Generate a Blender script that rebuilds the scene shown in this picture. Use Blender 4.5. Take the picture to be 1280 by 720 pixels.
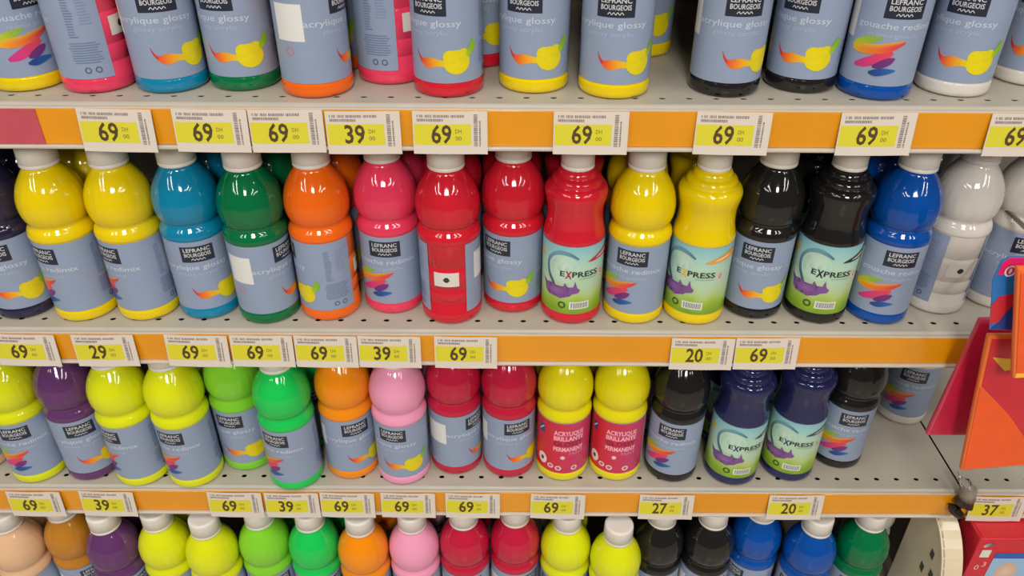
import bpy, bmesh, math, random
from mathutils import Vector, Matrix

for o in list(bpy.data.objects):
    bpy.data.objects.remove(o)
scene = bpy.context.scene
COL = scene.collection
R = math.radians

# ------------------------------------------------------------------ camera
F = 1000.0                      # focal length in pixels of the 1280 x 720 frame
PITCH = R(33.5)                 # looking down
ROLL = R(0.3)
D0 = 0.7120                     # horizontal distance camera -> row of deck holes
CAM = Vector((0.0, 0.02 - D0, 1.3582))
cam_d = bpy.data.cameras.new('camera')
cam_d.sensor_width = 36.0
cam_d.lens = F / 1280 * 36.0
cam_d.clip_start = 0.02
cam = bpy.data.objects.new('camera', cam_d)
CROT = Matrix.Rotation(math.pi / 2 - PITCH, 3, 'X') @ Matrix.Rotation(ROLL, 3, 'Z')
cam.matrix_world = Matrix.Translation(CAM) @ CROT.to_4x4()
COL.objects.link(cam)
scene.camera = cam

# ------------------------------------------------------------------ world, lamps, exposure
w = bpy.data.worlds.new('world')
scene.world = w
w.use_nodes = True
bgn = w.node_tree.nodes['Background']
bgn.inputs[0].default_value = (1.0, 0.95, 0.89, 1)
bgn.inputs[1].default_value = 0.09
vs = scene.view_settings
vs.view_transform = 'Standard'
vs.look = 'None'
vs.gamma = 1.0
vs.use_curve_mapping = False
vs.exposure = -0.02


def area_light(name, loc, sx, sy, power, rot=(0, 0, 0), color=(1, 0.95, 0.88)):
    l = bpy.data.lights.new(name, 'AREA')
    l.shape = 'RECTANGLE'
    l.size = sx
    l.size_y = sy
    l.energy = power
    l.color = color
    o = bpy.data.objects.new(name, l)
    o.location = loc
    o.rotation_euler = rot
    COL.objects.link(o)
    return o


# fluorescent tubes of the shop ceiling, running towards the shelves
for lx in (-3.0, -1.9, 1.9, 3.0):
    area_light('ceiling_tube', (lx, -3.2, 3.1), 0.2, 2.0, 34)
for lx in (-2.0, 0.0, 2.0):
    area_light('ceiling_tube', (lx, -0.95, 3.1), 0.15, 1.2, 18)
# unseen square panel behind the camera, added for the bright dots on bottles
area_light('highlight_panel', (0.12, -3.7, 3.1), 0.8, 0.8, 80, (R(58), 0, 0))


# ------------------------------------------------------------------ helpers
def ray(px, py):
    return CROT @ Vector(((px - 640) / F, -(py - 360) / F, -1.0))


def at_z(px, py, z):
    d = ray(px, py)
    return CAM + d * ((z - CAM.z) / d.z)


def at_y(px, py, y):
    d = ray(px, py)
    return CAM + d * ((y - CAM.y) / d.y)


def project(x, y, z):
    q = CROT.transposed() @ (Vector((x, y, z)) - CAM)
    return 640 + F * q.x / -q.z, 360 - F * q.y / -q.z


def stand(cx, by, z, r_wide, z_wide, r_low, z_low):
    """axis position of an upright round thing whose lower ring is centred on pixel column cx and whose lowest edge is at row by"""
    p = at_z(cx, by, z + z_low)
    x, y = p.x, p.y + r_low
    for _ in range(12):
        us = [project(x + r_wide * math.cos(k * math.pi / 16), y + r_wide * math.sin(k * math.pi / 16), z + z_wide)[0] for k in range(32)]
        vs_ = [project(x + r_low * math.cos(k * math.pi / 16), y + r_low * math.sin(k * math.pi / 16), z + z_low)[1] for k in range(32)]
        v0 = max(vs_)
        x += (cx - (max(us) + min(us)) / 2) * 0.9 / F
        y -= (by - v0) * 1.3 / F
    return x, y


def lin(c):
    return tuple(((v / 255) / 12.92 if v / 255 <= 0.04045 else ((v / 255 + 0.055) / 1.055) ** 2.4) for v in c)


MATS = {}


def mat(name, rgb, rough=0.4, noise=0.0, scale=60, metallic=0.0, coat=0.0, bump=0.0, alpha=None, sss=0.0, spec=0.5):
    if name in MATS:
        return MATS[name]
    m = bpy.data.materials.new(name)
    m.use_nodes = True
    nt = m.node_tree
    b = nt.nodes['Principled BSDF']
    c = lin(rgb)
    b.inputs['Base Color'].default_value = (*c, 1)
    b.inputs['Roughness'].default_value = rough
    b.inputs['Metallic'].default_value = metallic
    b.inputs['Coat Weight'].default_value = coat
    b.inputs['Coat Roughness'].default_value = 0.08
    b.inputs['Specular IOR Level'].default_value = spec
    if sss:
        b.inputs['Subsurface Weight'].default_value = sss
        b.inputs['Subsurface Radius'].default_value = (0.01, 0.01, 0.01)
        b.inputs['Subsurface Scale'].default_value = 0.3
    if noise or bump:
        tc = nt.nodes.new('ShaderNodeTexCoord')
        n = nt.nodes.new('ShaderNodeTexNoise')
        n.inputs['Scale'].default_value = scale
        n.inputs['Detail'].default_value = 4
        nt.links.new(tc.outputs['Object'], n.inputs['Vector'])
        if noise:
            r = nt.nodes.new('ShaderNodeValToRGB')
            r.color_ramp.elements[0].position = 0.3
            r.color_ramp.elements[1].position = 0.7
            r.color_ramp.elements[0].color = (*[v * (1 - noise) for v in c], 1)
            r.color_ramp.elements[1].color = (*[min(1, v * (1 + noise)) for v in c], 1)
            nt.links.new(n.outputs['Fac'], r.inputs['Fac'])
            nt.links.new(r.outputs['Color'], b.inputs['Base Color'])
        if bump:
            bp = nt.nodes.new('ShaderNodeBump')
            bp.inputs['Strength'].default_value = bump
            bp.inputs['Distance'].default_value = 0.001
            nt.links.new(n.outputs['Fac'], bp.inputs['Height'])
            nt.links.new(bp.outputs['Normal'], b.inputs['Normal'])
    if alpha is not None:
        b.inputs['Alpha'].default_value = alpha
    MATS[name] = m
    return m


def ink_mat(name, rough):
    m = bpy.data.materials.new(name)
    m.use_nodes = True
    nt = m.node_tree
    a = nt.nodes.new('ShaderNodeVertexColor')
    a.layer_name = 'Col'
    nt.links.new(a.outputs['Color'], nt.nodes['Principled BSDF'].inputs['Base Color'])
    nt.nodes['Principled BSDF'].inputs['Roughness'].default_value = rough
    return m


INK = ink_mat('printed_ink_gloss', 0.36)
INKM = ink_mat('printed_ink_matt', 0.6)


def link(name, me, parent=None, material=None, kind=None):
    o = bpy.data.objects.new(name, me)
    COL.objects.link(o)
    if parent is not None:
        o.parent = parent
    if material is not None:
        if me.materials and me.materials[0] is not None and me.materials[0] is not material:
            o.material_slots[0].link = 'OBJECT'
            o.material_slots[0].material = material
        elif not me.materials:
            me.materials.append(material)
    if kind:
        o['kind'] = kind
    return o


def thing(name, label, cat, loc=(0, 0, 0), rz=0.0, group=None):
    o = bpy.data.objects.new(name, None)
    o.empty_display_size = 0.02
    COL.objects.link(o)
    o.location = loc
    o.rotation_euler = (0, 0, rz)
    o['label'] = label
    o['category'] = cat
    if group:
        o['group'] = group
    return o


def mesh_from(verts, faces, name='mesh', smooth=False):
    me = bpy.data.meshes.new(name)
    me.from_pydata(verts, [], faces)
    if smooth:
        for p in me.polygons:
            p.use_smooth = True
    me.update()
    return me


def box_mesh(x0, x1, y0, y1, z0, z1, bevel=0.0, seg=2, name='box'):
    bm = bmesh.new()
    bmesh.ops.create_cube(bm, size=1)
    for v in bm.verts:
        v.co = Vector(((x0 + x1) / 2 + v.co.x * (x1 - x0), (y0 + y1) / 2 + v.co.y * (y1 - y0), (z0 + z1) / 2 + v.co.z * (z1 - z0)))
    if bevel:
        bmesh.ops.bevel(bm, geom=bm.edges[:], offset=bevel, segments=seg, profile=0.5, affect='EDGES')
    me = bpy.data.meshes.new(name)
    bm.to_mesh(me)
    bm.free()
    return me


def lathe(profile, seg=64, mod=None, name='lathe'):
    """profile: list of (r, z) in mm from the bottom up; closed at both ends"""
    vs_, fs = [], []
    n = len(profile)
    for r, z in profile:
        for k in range(seg):
            a = 2 * math.pi * k / seg
            rr = r if mod is None else mod(r, z, a)
            vs_.append((rr * math.sin(a) / 1000, -rr * math.cos(a) / 1000, z / 1000))
    for i in range(n - 1):
        for k in range(seg):
            k2 = (k + 1) % seg
            fs.append((i * seg + k, i * seg + k2, (i + 1) * seg + k2, (i + 1) * seg + k))
    fs.append(tuple(reversed(range(seg))))
    fs.append(tuple((n - 1) * seg + k for k in range(seg)))
    me = mesh_from(vs_, fs, name)
    for p in me.polygons:
        p.use_smooth = len(p.vertices) == 4
    return me


def spline(pts, per=5):
    """Catmull-Rom through (r, z) points"""
    out = []
    P = [pts[0]] + list(pts) + [pts[-1]]
    for i in range(1, len(P) - 2):
        for t in range(per):
            t /= per
            q = []
            for d in range(len(pts[0])):
                p0, p1, p2, p3 = P[i - 1][d], P[i][d], P[i + 1][d], P[i + 2][d]
                q.append(0.5 * (2 * p1 + (p2 - p0) * t + (2 * p0 - 5 * p1 + 4 * p2 - p3) * t * t + (3 * p1 - p0 - 3 * p2 + p3) * t ** 3))
            out.append(tuple(q))
    out.append(tuple(pts[-1]))
    return out


# ---- text as flat triangles
_TX = {}


def text2d(s, bold=0.0, shear=0.0):
    key = (s, bold, shear)
    if key in _TX:
        return _TX[key]
    c = bpy.data.curves.new('glyphs', 'FONT')
    c.body = s
    c.resolution_u = 2
    c.offset = bold
    c.shear = shear
    o = bpy.data.objects.new('glyphs', c)
    COL.objects.link(o)
    dg = bpy.context.evaluated_depsgraph_get()
    me = o.evaluated_get(dg).to_mesh()
    V = [(v.co.x, v.co.y) for v in me.vertices]
    Fc = [tuple(p.vertices) for p in me.polygons]
    o.evaluated_get(dg).to_mesh_clear()
    bpy.data.objects.remove(o)
    bpy.data.curves.remove(c)
    x0 = min(v[0] for v in V)
    x1 = max(v[0] for v in V)
    V = [(v[0] - x0, v[1]) for v in V]
    _TX[key] = (V, Fc, x1 - x0)
    return _TX[key]


class Print:
    """flat print laid out in millimetres (u, v); bent onto a surface by build()"""

    def __init__(self):
        self.v, self.f, self.c = [], [], []

    def add(self, verts, faces, cols, layer):
        o = len(self.v)
        self.v += [(a, b, layer) for a, b in verts]
        self.f += [tuple(i + o for i in f) for f in faces]
        self.c += cols

    def grid(self, u0, u1, v0, v1, colf, layer=1, nu=None, nv=1):
        nu = nu or max(1, int(abs(u1 - u0) / 3))
        V, C, Fc = [], [], []
        for j in range(nv + 1):
            for i in range(nu + 1):
                s, t = i / nu, j / nv
                V.append((u0 + (u1 - u0) * s, v0 + (v1 - v0) * t))
                C.append(lin(colf(s, t)) if callable(colf) else lin(colf))
        for j in range(nv):
            for i in range(nu):
                a = j * (nu + 1) + i
                Fc.append((a, a + 1, a + nu + 2, a + nu + 1))
        self.add(V, Fc, C, layer)

    def text(self, s, u, v, h, col, layer=2, width=None, bold=0.0, shear=0.0, align='c', rot=0.0):
        V, Fc, W = text2d(s, bold, shear)
        k = h / 0.7
        kx = k if width is None else width / W
        ox = {'c': -W * kx / 2, 'l': 0, 'r': -W * kx}[align]
        ca, sa = math.cos(rot), math.sin(rot)
        q = []
        for a, b in V:
            x, y = ox + a * kx, b * k
            q.append((u + x * ca - y * sa, v + x * sa + y * ca))
        self.add(q, Fc, [lin(col)] * len(q), layer)

    def stroke(self, pts, cols, layer=1, n=20, cross=None):
        """pts: (u, v, halfwidth); cols: colours spread along; cross: colour of the upper edge"""
        S = spline(pts, max(2, n // max(1, len(pts) - 1)))
        V, C, Fc = [], [], []
        m = len(S)
        for i, (u, v, hw) in enumerate(S):
            a, b = S[max(0, i - 1)], S[min(m - 1, i + 1)]
            tx, ty = b[0] - a[0], b[1] - a[1]
            L = math.hypot(tx, ty) or 1
            nx, ny = -ty / L, tx / L
            t = i / (m - 1) * (len(cols) - 1)
            k = min(int(t), len(cols) - 2) if len(cols) > 1 else 0
            fr = t - k
            c0 = cols[k]
            c1 = cols[min(k + 1, len(cols) - 1)]
            c = lin([c0[q] * (1 - fr) + c1[q] * fr for q in range(3)])
            for s in (-1, 0, 1):
                V.append((u + nx * hw * s, v + ny * hw * s))
                if cross and s == 1:
                    cc = lin(cross)
                    C.append(tuple(cc[q] * 0.7 + c[q] * 0.3 for q in range(3)))
                else:
                    C.append(c)
        for i in range(m - 1):
            for s in range(2):
                a = i * 3 + s
                Fc.append((a, a + 3, a + 4, a + 1))
        self.add(V, Fc, C, layer)

    def ellipse(self, u, v, ru, rv, c_in, c_out=None, layer=1, n=20, rot=0.0, inner=0.0):
        c_out = c_out or c_in
        rings = [inner, inner + (1 - inner) * 0.5, 1.0]
        V, C, Fc = [], [], []
        ca, sa = math.cos(rot), math.sin(rot)
        for q, r in enumerate(rings):
            for k in range(n):
                a = 2 * math.pi * k / n
                x, y = ru * r * math.cos(a), rv * r * math.sin(a)
                V.append((u + x * ca - y * sa, v + x * sa + y * ca))
                t = q / 2
                C.append(lin([c_in[i] * (1 - t) + c_out[i] * t for i in range(3)]))
        for q in range(2):
            for k in range(n):
                k2 = (k + 1) % n
                Fc.append((q * n + k, (q + 1) * n + k, (q + 1) * n + k2, q * n + k2))
        self.add(V, Fc, C, layer)

    def poly(self, pts, col, layer=1):
        bm = bmesh.new()
        bm.faces.new([bm.verts.new((p[0], p[1], 0)) for p in pts])
        bmesh.ops.triangulate(bm, faces=bm.faces[:])
        u = min(p[0] for p in pts) + 2.0
        while u < max(p[0] for p in pts):
            bmesh.ops.bisect_plane(bm, geom=bm.verts[:] + bm.edges[:] + bm.faces[:], plane_co=(u, 0, 0), plane_no=(1, 0, 0))
            u += 2.0
        bm.verts.index_update()
        V = [(q.co.x, q.co.y) for q in bm.verts]
        self.add(V, [tuple(q.index for q in f.verts) for f in bm.faces], [lin(col)] * len(V), layer)
        bm.free()

    def build(self, mapf, name='print', material=None):
        me = bpy.data.meshes.new(name)
        me.from_pydata([mapf(*p) for p in self.v], [], self.f)
        at = me.color_attributes.new('Col', 'FLOAT_COLOR', 'POINT')
        for i, c in enumerate(self.c):
            at.data[i].color = (*c, 1)
        me.materials.append(material or INK)
        for p in me.polygons:
            p.use_smooth = True
        me.update()
        return me


def cyl(r):
    def f(u, v, layer):
        rr = (r + 0.14 * layer) / 1000
        a = u / r
        return (rr * math.sin(a), -rr * math.cos(a), v / 1000)
    return f


# ------------------------------------------------------------------ shelving
Z1, Z2, Z3, Z4 = 1.0976, 0.8437, 0.6000, 0.3480
SHELF_Z = {1: Z1, 2: Z2, 3: Z3, 4: Z4}
XL, XR = -0.775, 0.562
DEPTH = 0.37
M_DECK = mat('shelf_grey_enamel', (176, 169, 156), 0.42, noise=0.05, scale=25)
M_DARK = mat('hollow_shade_dark', (70, 66, 62), 0.7, noise=0.1)  # shade inside hollows and slots, put into the colour
M_RAIL = mat('rail_white_plastic', (196, 186, 172), 0.4, noise=0.04, scale=20)
M_ORANGE = mat('orange_rail_strip', (226, 148, 10), 0.22, noise=0.05, scale=9, coat=0.3)
M_BACK = mat('back_panel_enamel', (104, 97, 88), 0.5, noise=0.06, scale=15)
M_FLOOR = mat('shop_floor_vinyl', (170, 160, 145), 0.35, noise=0.1, scale=6)


def deck_mesh(x0, x1, y0, y1, z, pitch=0.025, hole=0.0034, yh=0.02, extra=()):
    """sheet-metal deck with a real row of punched holes along its front"""
    V, Fc = [], []
    yA, yB = yh - 0.007, yh + 0.007
    n = int((x1 - x0) / pitch)
    xs = [x0 + pitch * i for i in range(n + 1)] + [x1]

    def quad(a, b, c, d):
        o = len(V)
        V.extend([(a, c, z), (b, c, z), (b, d, z), (a, d, z)])
        Fc.append((o, o + 1, o + 2, o + 3))
    quad(x0, x1, y0, yA)
    quad(x0, x1, yB, y1)
    for i in range(n):
        a, b = xs[i], xs[i + 1]
        cx = (a + b) / 2
        N = 8
        o = len(V)
        outer = [(b, yh), (b, yB), (cx, yB), (a, yB), (a, yh), (a, yA), (cx, yA), (b, yA)]
        for k in range(N):
            V.append((outer[k][0], outer[k][1], z))
        for k in range(N):
            an = 2 * math.pi * k / N
            V.append((cx + hole * math.cos(an), yh + hole * 0.8 * math.sin(an), z))
        for k in range(N):
            V.append((V[o + N + k][0], V[o + N + k][1], z - 0.0008))
        for k in range(N):
            k2 = (k + 1) % N
            Fc.append((o + k, o + k2, o + N + k2, o + N + k))
            Fc.append((o + N + k, o + N + k2, o + 2 * N + k2, o + 2 * N + k))
    if xs[n] < x1 - 1e-4:
        quad(xs[n], x1, yA, yB)
    return mesh_from(V, Fc, 'deck')


def shelf(label, z, x0, x1, y_front=0.0, rail=True, depth=DEPTH, group='grey shelves of the paint bay'):
    t = thing('shelf', label, 'shelf', (0, y_front, z), 0, group)
    link('deck', deck_mesh(x0, x1, 0.0045, depth - y_front, 0.0), t, M_DECK)
    # rounded lip at the front and folded sheet below
    prof = [(0.0045, 0.0), (0.0028, -0.0006), (0.0016, -0.0022), (0.0012, -0.005), (0.0012, -0.034), (0.006, -0.036)]
    V, Fc = [], []
    for x in (x0, x1):
        V += [(x, a, b) for a, b in prof]
    n = len(prof)
    Fc = [(i, i + 1, n + i + 1, n + i) for i in range(n - 1)]
    link('front_lip', mesh_from(V, Fc, 'front_lip', True), t, M_DECK)
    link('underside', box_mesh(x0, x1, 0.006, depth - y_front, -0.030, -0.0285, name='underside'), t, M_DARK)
    if rail:
        link('price_rail', box_mesh(x0, x1, -0.0012, 0.0010, -0.0415, -0.0035, 0.0004, 1, 'price_rail'), t, M_RAIL)
        link('rail_insert', box_mesh(x0 + 0.001, x1 - 0.001, -0.0022, -0.0013, -0.0385, -0.0045, 0.0002, 1, 'rail_insert'), t, M_ORANGE)
        link('rail_lip', box_mesh(x0, x1, -0.0062, -0.0012, -0.0423, -0.0388, 0.0012, 3, 'rail_lip'), t, M_RAIL)
    return t


shelf('uppermost grey shelf above the top row of bottles', Z1 + 0.27, XL, XR)
shelf('top grey metal shelf of the paint bay behind an orange price rail', Z1, XL, XR)
shelf('second grey metal shelf of the paint bay with orange rail below lip', Z2, XL, XR)
shelf('third grey metal shelf of the paint bay, bare beside the hanging bags', Z3, XL, XR)
shelf('deep lowest grey shelf of the paint bay carrying white-capped bottles', Z4, XL, XR, y_front=-0.07)
shelf('neighbouring bay shelf with the 37 price tag, beside the third shelf', Z3, XR + 0.0025, XR + 0.75)
shelf('lowest shelf of the neighbouring bay under the red boxes', Z4 - 0.03, XR + 0.0025, XR + 0.75, y_front=-0.07)

o = link('wall_back', box_mesh(-0.80, 1.35, DEPTH, DEPTH + 0.02, 0.0, 1.75, name='wall_back'), None, M_BACK, 'structure')
o = link('floor', box_mesh(-3.5, 3.5, -4.5, 0.6, -0.02, 0.0, name='floor'), None, M_FLOOR, 'structure')
for i, x in enumerate((XL - 0.012, XR + 0.004)):
    t = thing('upright_post', ['grey slotted upright post at the outer end of the paint bay',
                               'grey slotted upright post where the two shelving bays meet'][i], 'post', (x, DEPTH - 0.02, 0.0), 0, 'upright posts of the shelving')
    link('post', box_mesh(-0.003, 0.003, -0.02, 0.019, 0, 1.74, 0.001, 1, 'post'), t, M_BACK)
    sl = box_mesh(-0.0011, 0.0011, -0.0215, -0.0195, -0.011, 0.011, name='slot')  # dark block on the post, drawn as the shaded opening
    for k in range(28):
        s = link('slot', sl, t, M_DARK)
        s.location.z = 0.3 + k * 0.05
t = thing('plinth', 'grey kick plinth under the lowest shelf', 'plinth', (0, 0, 0))
link('kick_panel', box_mesh(XL, XR + 0.75, -0.05, DEPTH - 0.001, 0.001, Z4 - 0.07, 0.002, 1, 'kick_panel'), t, M_BACK)

# ------------------------------------------------------------------ paint bottles
C = dict(
    lemon=(226, 214, 16),
    yellow=(232, 203, 4), lime=(216, 222, 20), cyan=(8, 128, 168), green=(0, 108, 62), orange=(240, 104, 16),
    pink=(230, 60, 94), red=(206, 30, 48), crimson=(188, 28, 60), black=(28, 27, 27), blue=(4, 74, 160),
    navy=(34, 38, 82), white=(214, 208, 200), purple=(96, 52, 104), brightgreen=(24, 196, 84), lightgreen=(128, 204, 48),
    amber=(240, 140, 10), rose=(236, 154, 188), beige=(222, 180, 142), ochre=(184, 122, 36), darknavy=(36, 34, 66))
PAINT = {k: mat('paint_bottle_' + k, v, 0.07, noise=0.03, scale=12, spec=0.6) for k, v in C.items()}
M_CAP = mat('cap_white_plastic', (222, 216, 208), 0.42, noise=0.02, scale=40)
M_LABEL = mat('label_blue_grey_paper', (142, 157, 184), 0.36, noise=0.02, scale=30)
M_WHITE = mat('sticker_white_paper', (216, 212, 204), 0.5)

RL = 32.6    # label radius, mm


def ball_mod(r, z, a):
    if 120 < z < 162:
        k = math.sin((z - 120) / 42 * math.pi)
        return r + 0.2 * k * math.cos(24 * a)
    return r


ball_profile = [(24, 0.6), (28.5, 0.0), (31.2, 0.8), (32.6, 2.6), (33.0, 5.0), (33.0, 10.5), (32.7, 12.4), (32.2, 13.2),
                (32.2, 25.0), (31.6, 25.8), (31.6, 26.8), (32.2, 27.6), (32.2, 41), (31.6, 41.8), (31.6, 42.8), (32.2, 43.6),
                (32.2, 69), (31.6, 69.8), (31.6, 70.8), (32.2, 71.6), (32.2, 97.0)]
ball_profile += spline([(32.4, 97.8), (33.3, 99.8), (33.2, 103), (32.1, 106.8), (30.4, 109.8), (29.2, 112.4), (29.6, 114.8), (31.4, 118.6),
                        (33.0, 124.6), (33.5, 131.5), (33.0, 139), (31.4, 146.5), (28.6, 154), (25.0, 160.5), (21.4, 166.2), (18.8, 170), (17.7, 172.4), (17.4, 176)], 4)
BALL = lathe(ball_profile, 72, ball_mod, 'ball_bottle_body')

exp_profile = [(24, 0.6), (28.5, 0.0), (31.2, 0.8), (32.6, 2.6), (33.0, 5.0), (33.0, 10.5), (32.2, 12.6), (32.2, 97.2), (32.6, 98.2)]
exp_profile += spline([(32.6, 98.2), (32.6, 101), (31.4, 107), (29.9, 115), (29.3, 123), (29.6, 132), (31.2, 140), (32.4, 146.5), (32.2, 151),
                       (30.0, 155.4), (26.6, 157.6), (25.9, 159), (26.0, 161), (24.4, 164), (21.0, 166), (20.2, 167.2), (20.0, 169), (18.4, 171.8), (15.6, 173.4), (15.4, 177)], 4)[1:]
EXPB = lathe(exp_profile, 64, None, 'waisted_bottle_body')


def cap_mesh(r, z0, h, name):
    p = [(r - 1.5, z0), (r - 0.3, z0 + 0.2), (r, z0 + 0.9), (r - 0.1, z0 + 3.2), (r - 0.5, z0 + 3.5), (r - 0.5, z0 + 4.0), (r - 0.1, z0 + 4.3),
         (r - 0.6, z0 + h - 3), (r - 1.0, z0 + h - 1.3), (r - 2.0, z0 + h - 0.4), (r - 3.4, z0 + h), (r - 5, z0 + h - 0.3), (2, z0 + h - 0.5)]
    return lathe(p, 48, None, name)


CAPB = cap_mesh(19.0, 174.0, 25.0, 'cap_wide')
CAPE = cap_mesh(17.0, 174.0, 27.0, 'cap_narrow')


def label_paper(a0, a1, v0, v1, name):
    """thin curved sheet with real thickness"""
    n = 48
    V, Fc = [], []
    ring = ((RL - 0.28, v0), (RL, v0), (RL, v0), (RL, v1), (RL, v1), (RL - 0.28, v1))
    for i in range(n + 1):
        a = R(a0 + (a1 - a0) * i / n)
        for r, v in ring:
            V.append((r * math.sin(a) / 1000, -r * math.cos(a) / 1000, v / 1000))
    for i in range(n):
        for k in (0, 2, 4):
            Fc.append((i * 6 + k, i * 6 + 6 + k, i * 6 + 7 + k, i * 6 + k + 1))
    me = mesh_from(V, Fc, name)
    for p in me.polygons:
        p.use_smooth = True
    me.materials.append(M_LABEL)
    return me


LAB_STD = label_paper(-143, 143, 14.0, 97.2, 'label_sheet')
LAB_EXP = label_paper(-150, 150, 14.0, 97.4, 'label_sheet_wide')
CY = cyl(RL)

NAVYINK = (36, 42, 58)
WH = (226, 228, 232)


def logo_mesh():
    p = Print()
    p.grid(-17, 17, 73.5, 92.0, NAVYINK, 1)
    p.text('LEFRANC', 0, 85.8, 4.3, (206, 208, 212), 2, width=27, bold=0.015)
    p.text('BOURGEOIS', 0, 80.0, 4.3, (206, 208, 212), 2, width=27, bold=0.015)
    p.stroke([(-7 + 1.75 * k, 76.0 + (1.9 if k % 2 else 0), .35) for k in range(9)], [(200, 204, 210)], 2, 40)
    return p.build(CY, 'logo')


def side_print():
    """white blank panel at one end of the label, small print columns and marks at the other"""
    p = Print()
    p.stroke([(-62, 43, .5), (-58, 47, .5), (-54, 43, .5), (-58, 39, .5), (-62, 43, .5)], [(196, 120, 130)], 1, 16)
    rnd = random.Random(4)
    ink = (104, 122, 158)
    for k in range(16):
        v = 86 - k * 2.3
        p.grid(52, 52 + rnd.uniform(5, 8), v, v + 1.1, ink, 1)
    for k in range(9):
        v = 46 - k * 2.2
        p.grid(48 + rnd.uniform(0, 3), 76 - rnd.uniform(0, 4), v, v + 1.0, ink, 1)
    for k in range(10):
        v = 86 - k * 2.6
        p.grid(64, 76 - rnd.uniform(0, 5), v, v + 1.0, (122, 140, 174), 1)
    p.ellipse(60, 22, 3, 3, (80, 96, 130), (80, 96, 130), 1, 14, inner=0.6)
    p.ellipse(69, 22, 3, 3, (80, 96, 130), (80, 96, 130), 1, 14, inner=0.6)
    return p.build(CY, 'side_print')


def white_panel():
    p = Print()
    p.grid(-70, -42, 52, 84, (222, 222, 220), 1)
    return p.build(CY, 'white_panel')


def words(a, b):
    p = Print()
    p.text(a, -2 if a[0] == 'g' else -6, 64.4, 5.6, (194, 202, 217), 1, width=72, bold=0.006)
    p.text(b, -4, 57.2, 4.0, (166, 181, 208), 1, width=44)
    return p.build(CY, 'lettering')


def art_lemon():
    p = Print()
    p.stroke([(-13, 40, .3), (-10, 35, 1.4), (-6, 32.5, 3.4), (-2, 32, 4.8), (3, 32.5, 4.4), (8, 32.5, 3.2), (13, 32, 3.0), (19, 32, 5)],
             [(214, 60, 50), (226, 84, 44), (232, 118, 40), (236, 160, 40), (230, 190, 30), (226, 206, 24)], 1, 30)
    p.ellipse(25, 33, 12.5, 11, (232, 212, 12), (224, 206, 20), 2, 24)
    p.ellipse(19, 38, 6.5, 6, (230, 212, 16), (224, 206, 20), 2, 18)
    p.ellipse(31, 39.5, 6, 5.5, (226, 210, 22), (216, 206, 26), 2, 18)
    p.stroke([(35, 38, 1.5), (38, 42, 3.2), (41, 47, 3.4), (41, 52, .5)], [(176, 200, 30), (130, 184, 40), (124, 180, 44)], 3, 14)
    p.stroke([(-14, 43, .25), (-12, 37, .5), (-9, 33, .7)], [(196, 40, 50)], 2, 8)
    return p.build(CY, 'artwork')


def art_strokes():
    p = Print()
    p.stroke([(-40, 46, 1), (-34, 49, 3.2), (-24, 53, 3.6), (-13, 57, 1)], [(206, 196, 40), (190, 196, 44), (150, 180, 60), (130, 170, 80)], 1, 16)
    p.stroke([(-39, 44.5, 1.5), (-30, 45, 4.2), (-16, 46.5, 4.4), (-3, 50, 3.8), (7, 54, 1.2)], [(226, 200, 30), (232, 150, 40), (230, 110, 50), (218, 70, 66), (206, 60, 80)], 2, 22, cross=(214, 190, 60))
    p.stroke([(-33, 30, 1.4), (-24, 33, 4.0), (-12, 39, 4.4), (-2, 45, 2.4)], [(196, 50, 130), (208, 56, 130), (216, 60, 104), (222, 70, 80)], 1, 20)
    p.stroke([(-16, 31, 1.2), (-10, 33, 3.4), (-3, 37, 3.2), (1, 39.5, .8)], [(90, 50, 120), (110, 44, 120), (130, 50, 120)], 3, 14)
    p.stroke([(-18, 25.5, 1), (-12, 26, 3.2), (-4, 27.5, 2.8), (4, 28.5, .7)], [(30, 60, 130), (26, 78, 150), (40, 110, 176)], 4, 14)
    return p.build(CY, 'artwork')


def art_red():
    p = Print()

    def bgc(s, t):
        k = min(1, max(0, (s - 0.36) / 0.25))
        return (208 - 14 * k, 34 + 24 * k, 52 + 50 * k)
    p.grid(-80, 80, 14.3, 96.9, bgc, 1, nu=60, nv=2)
    p.grid(44, 62, 16, 93, (208, 200, 196), 2)
    return p.build(CY, 'artwork')


def words_red():
    p = Print()
    pk = (244, 176, 190)
    p.text('ACRYLIQUE', -12, 78.0, 6.6, pk, 2, width=38, bold=0.03, align='l')
    p.text('BRILLANTE', -12, 69.4, 6.6, pk, 2, width=38, bold=0.03, align='l')
    p.text('GLOSSY', -12, 60.6, 6.6, (138, 22, 52), 2, width=38, bold=0.04, align='l')
    p.text('PERMANENT', -12, 51.8, 6.6, pk, 2, width=38, bold=0.03, align='l')
    p.text('PAINT', 8, 45.2, 4.6, (226, 130, 160), 2, align='l', width=18)
    for k in range(4):
        a = k * math.pi / 4
        p.stroke([(-math.cos(a) * 3.4, 41 - math.sin(a) * 3.4, .3), (0, 41, .8), (math.cos(a) * 3.4, 41 + math.sin(a) * 3.4, .3)], [(240, 210, 214)], 2, 6)
    p.ellipse(-27, 32, 6.8, 9, (60, 50, 56), (60, 50, 56), 3, 16, inner=0.05)
    p.ellipse(-27, 32, 6.8, 9, (238, 214, 214), (238, 214, 214), 4, 20, inner=0.35)
    for u, v in ((-15, 25), (-5, 23), (15, 23)):
        p.ellipse(u, v, 4.0, 4.0, (196, 90, 100), (196, 90, 100), 3, 14, inner=0.05)
        p.ellipse(u, v, 4.0, 4.0, (236, 206, 206), (236, 206, 206), 4, 16, inner=0.6)
    p.grid(-34, -25, 74, 87, (66, 70, 120), 2)
    p.stroke([(-33, 77, .6), (-29, 82, .8), (-26, 85, .6)], [(220, 220, 230)], 3, 8)
    return p.build(CY, 'lettering')


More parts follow.
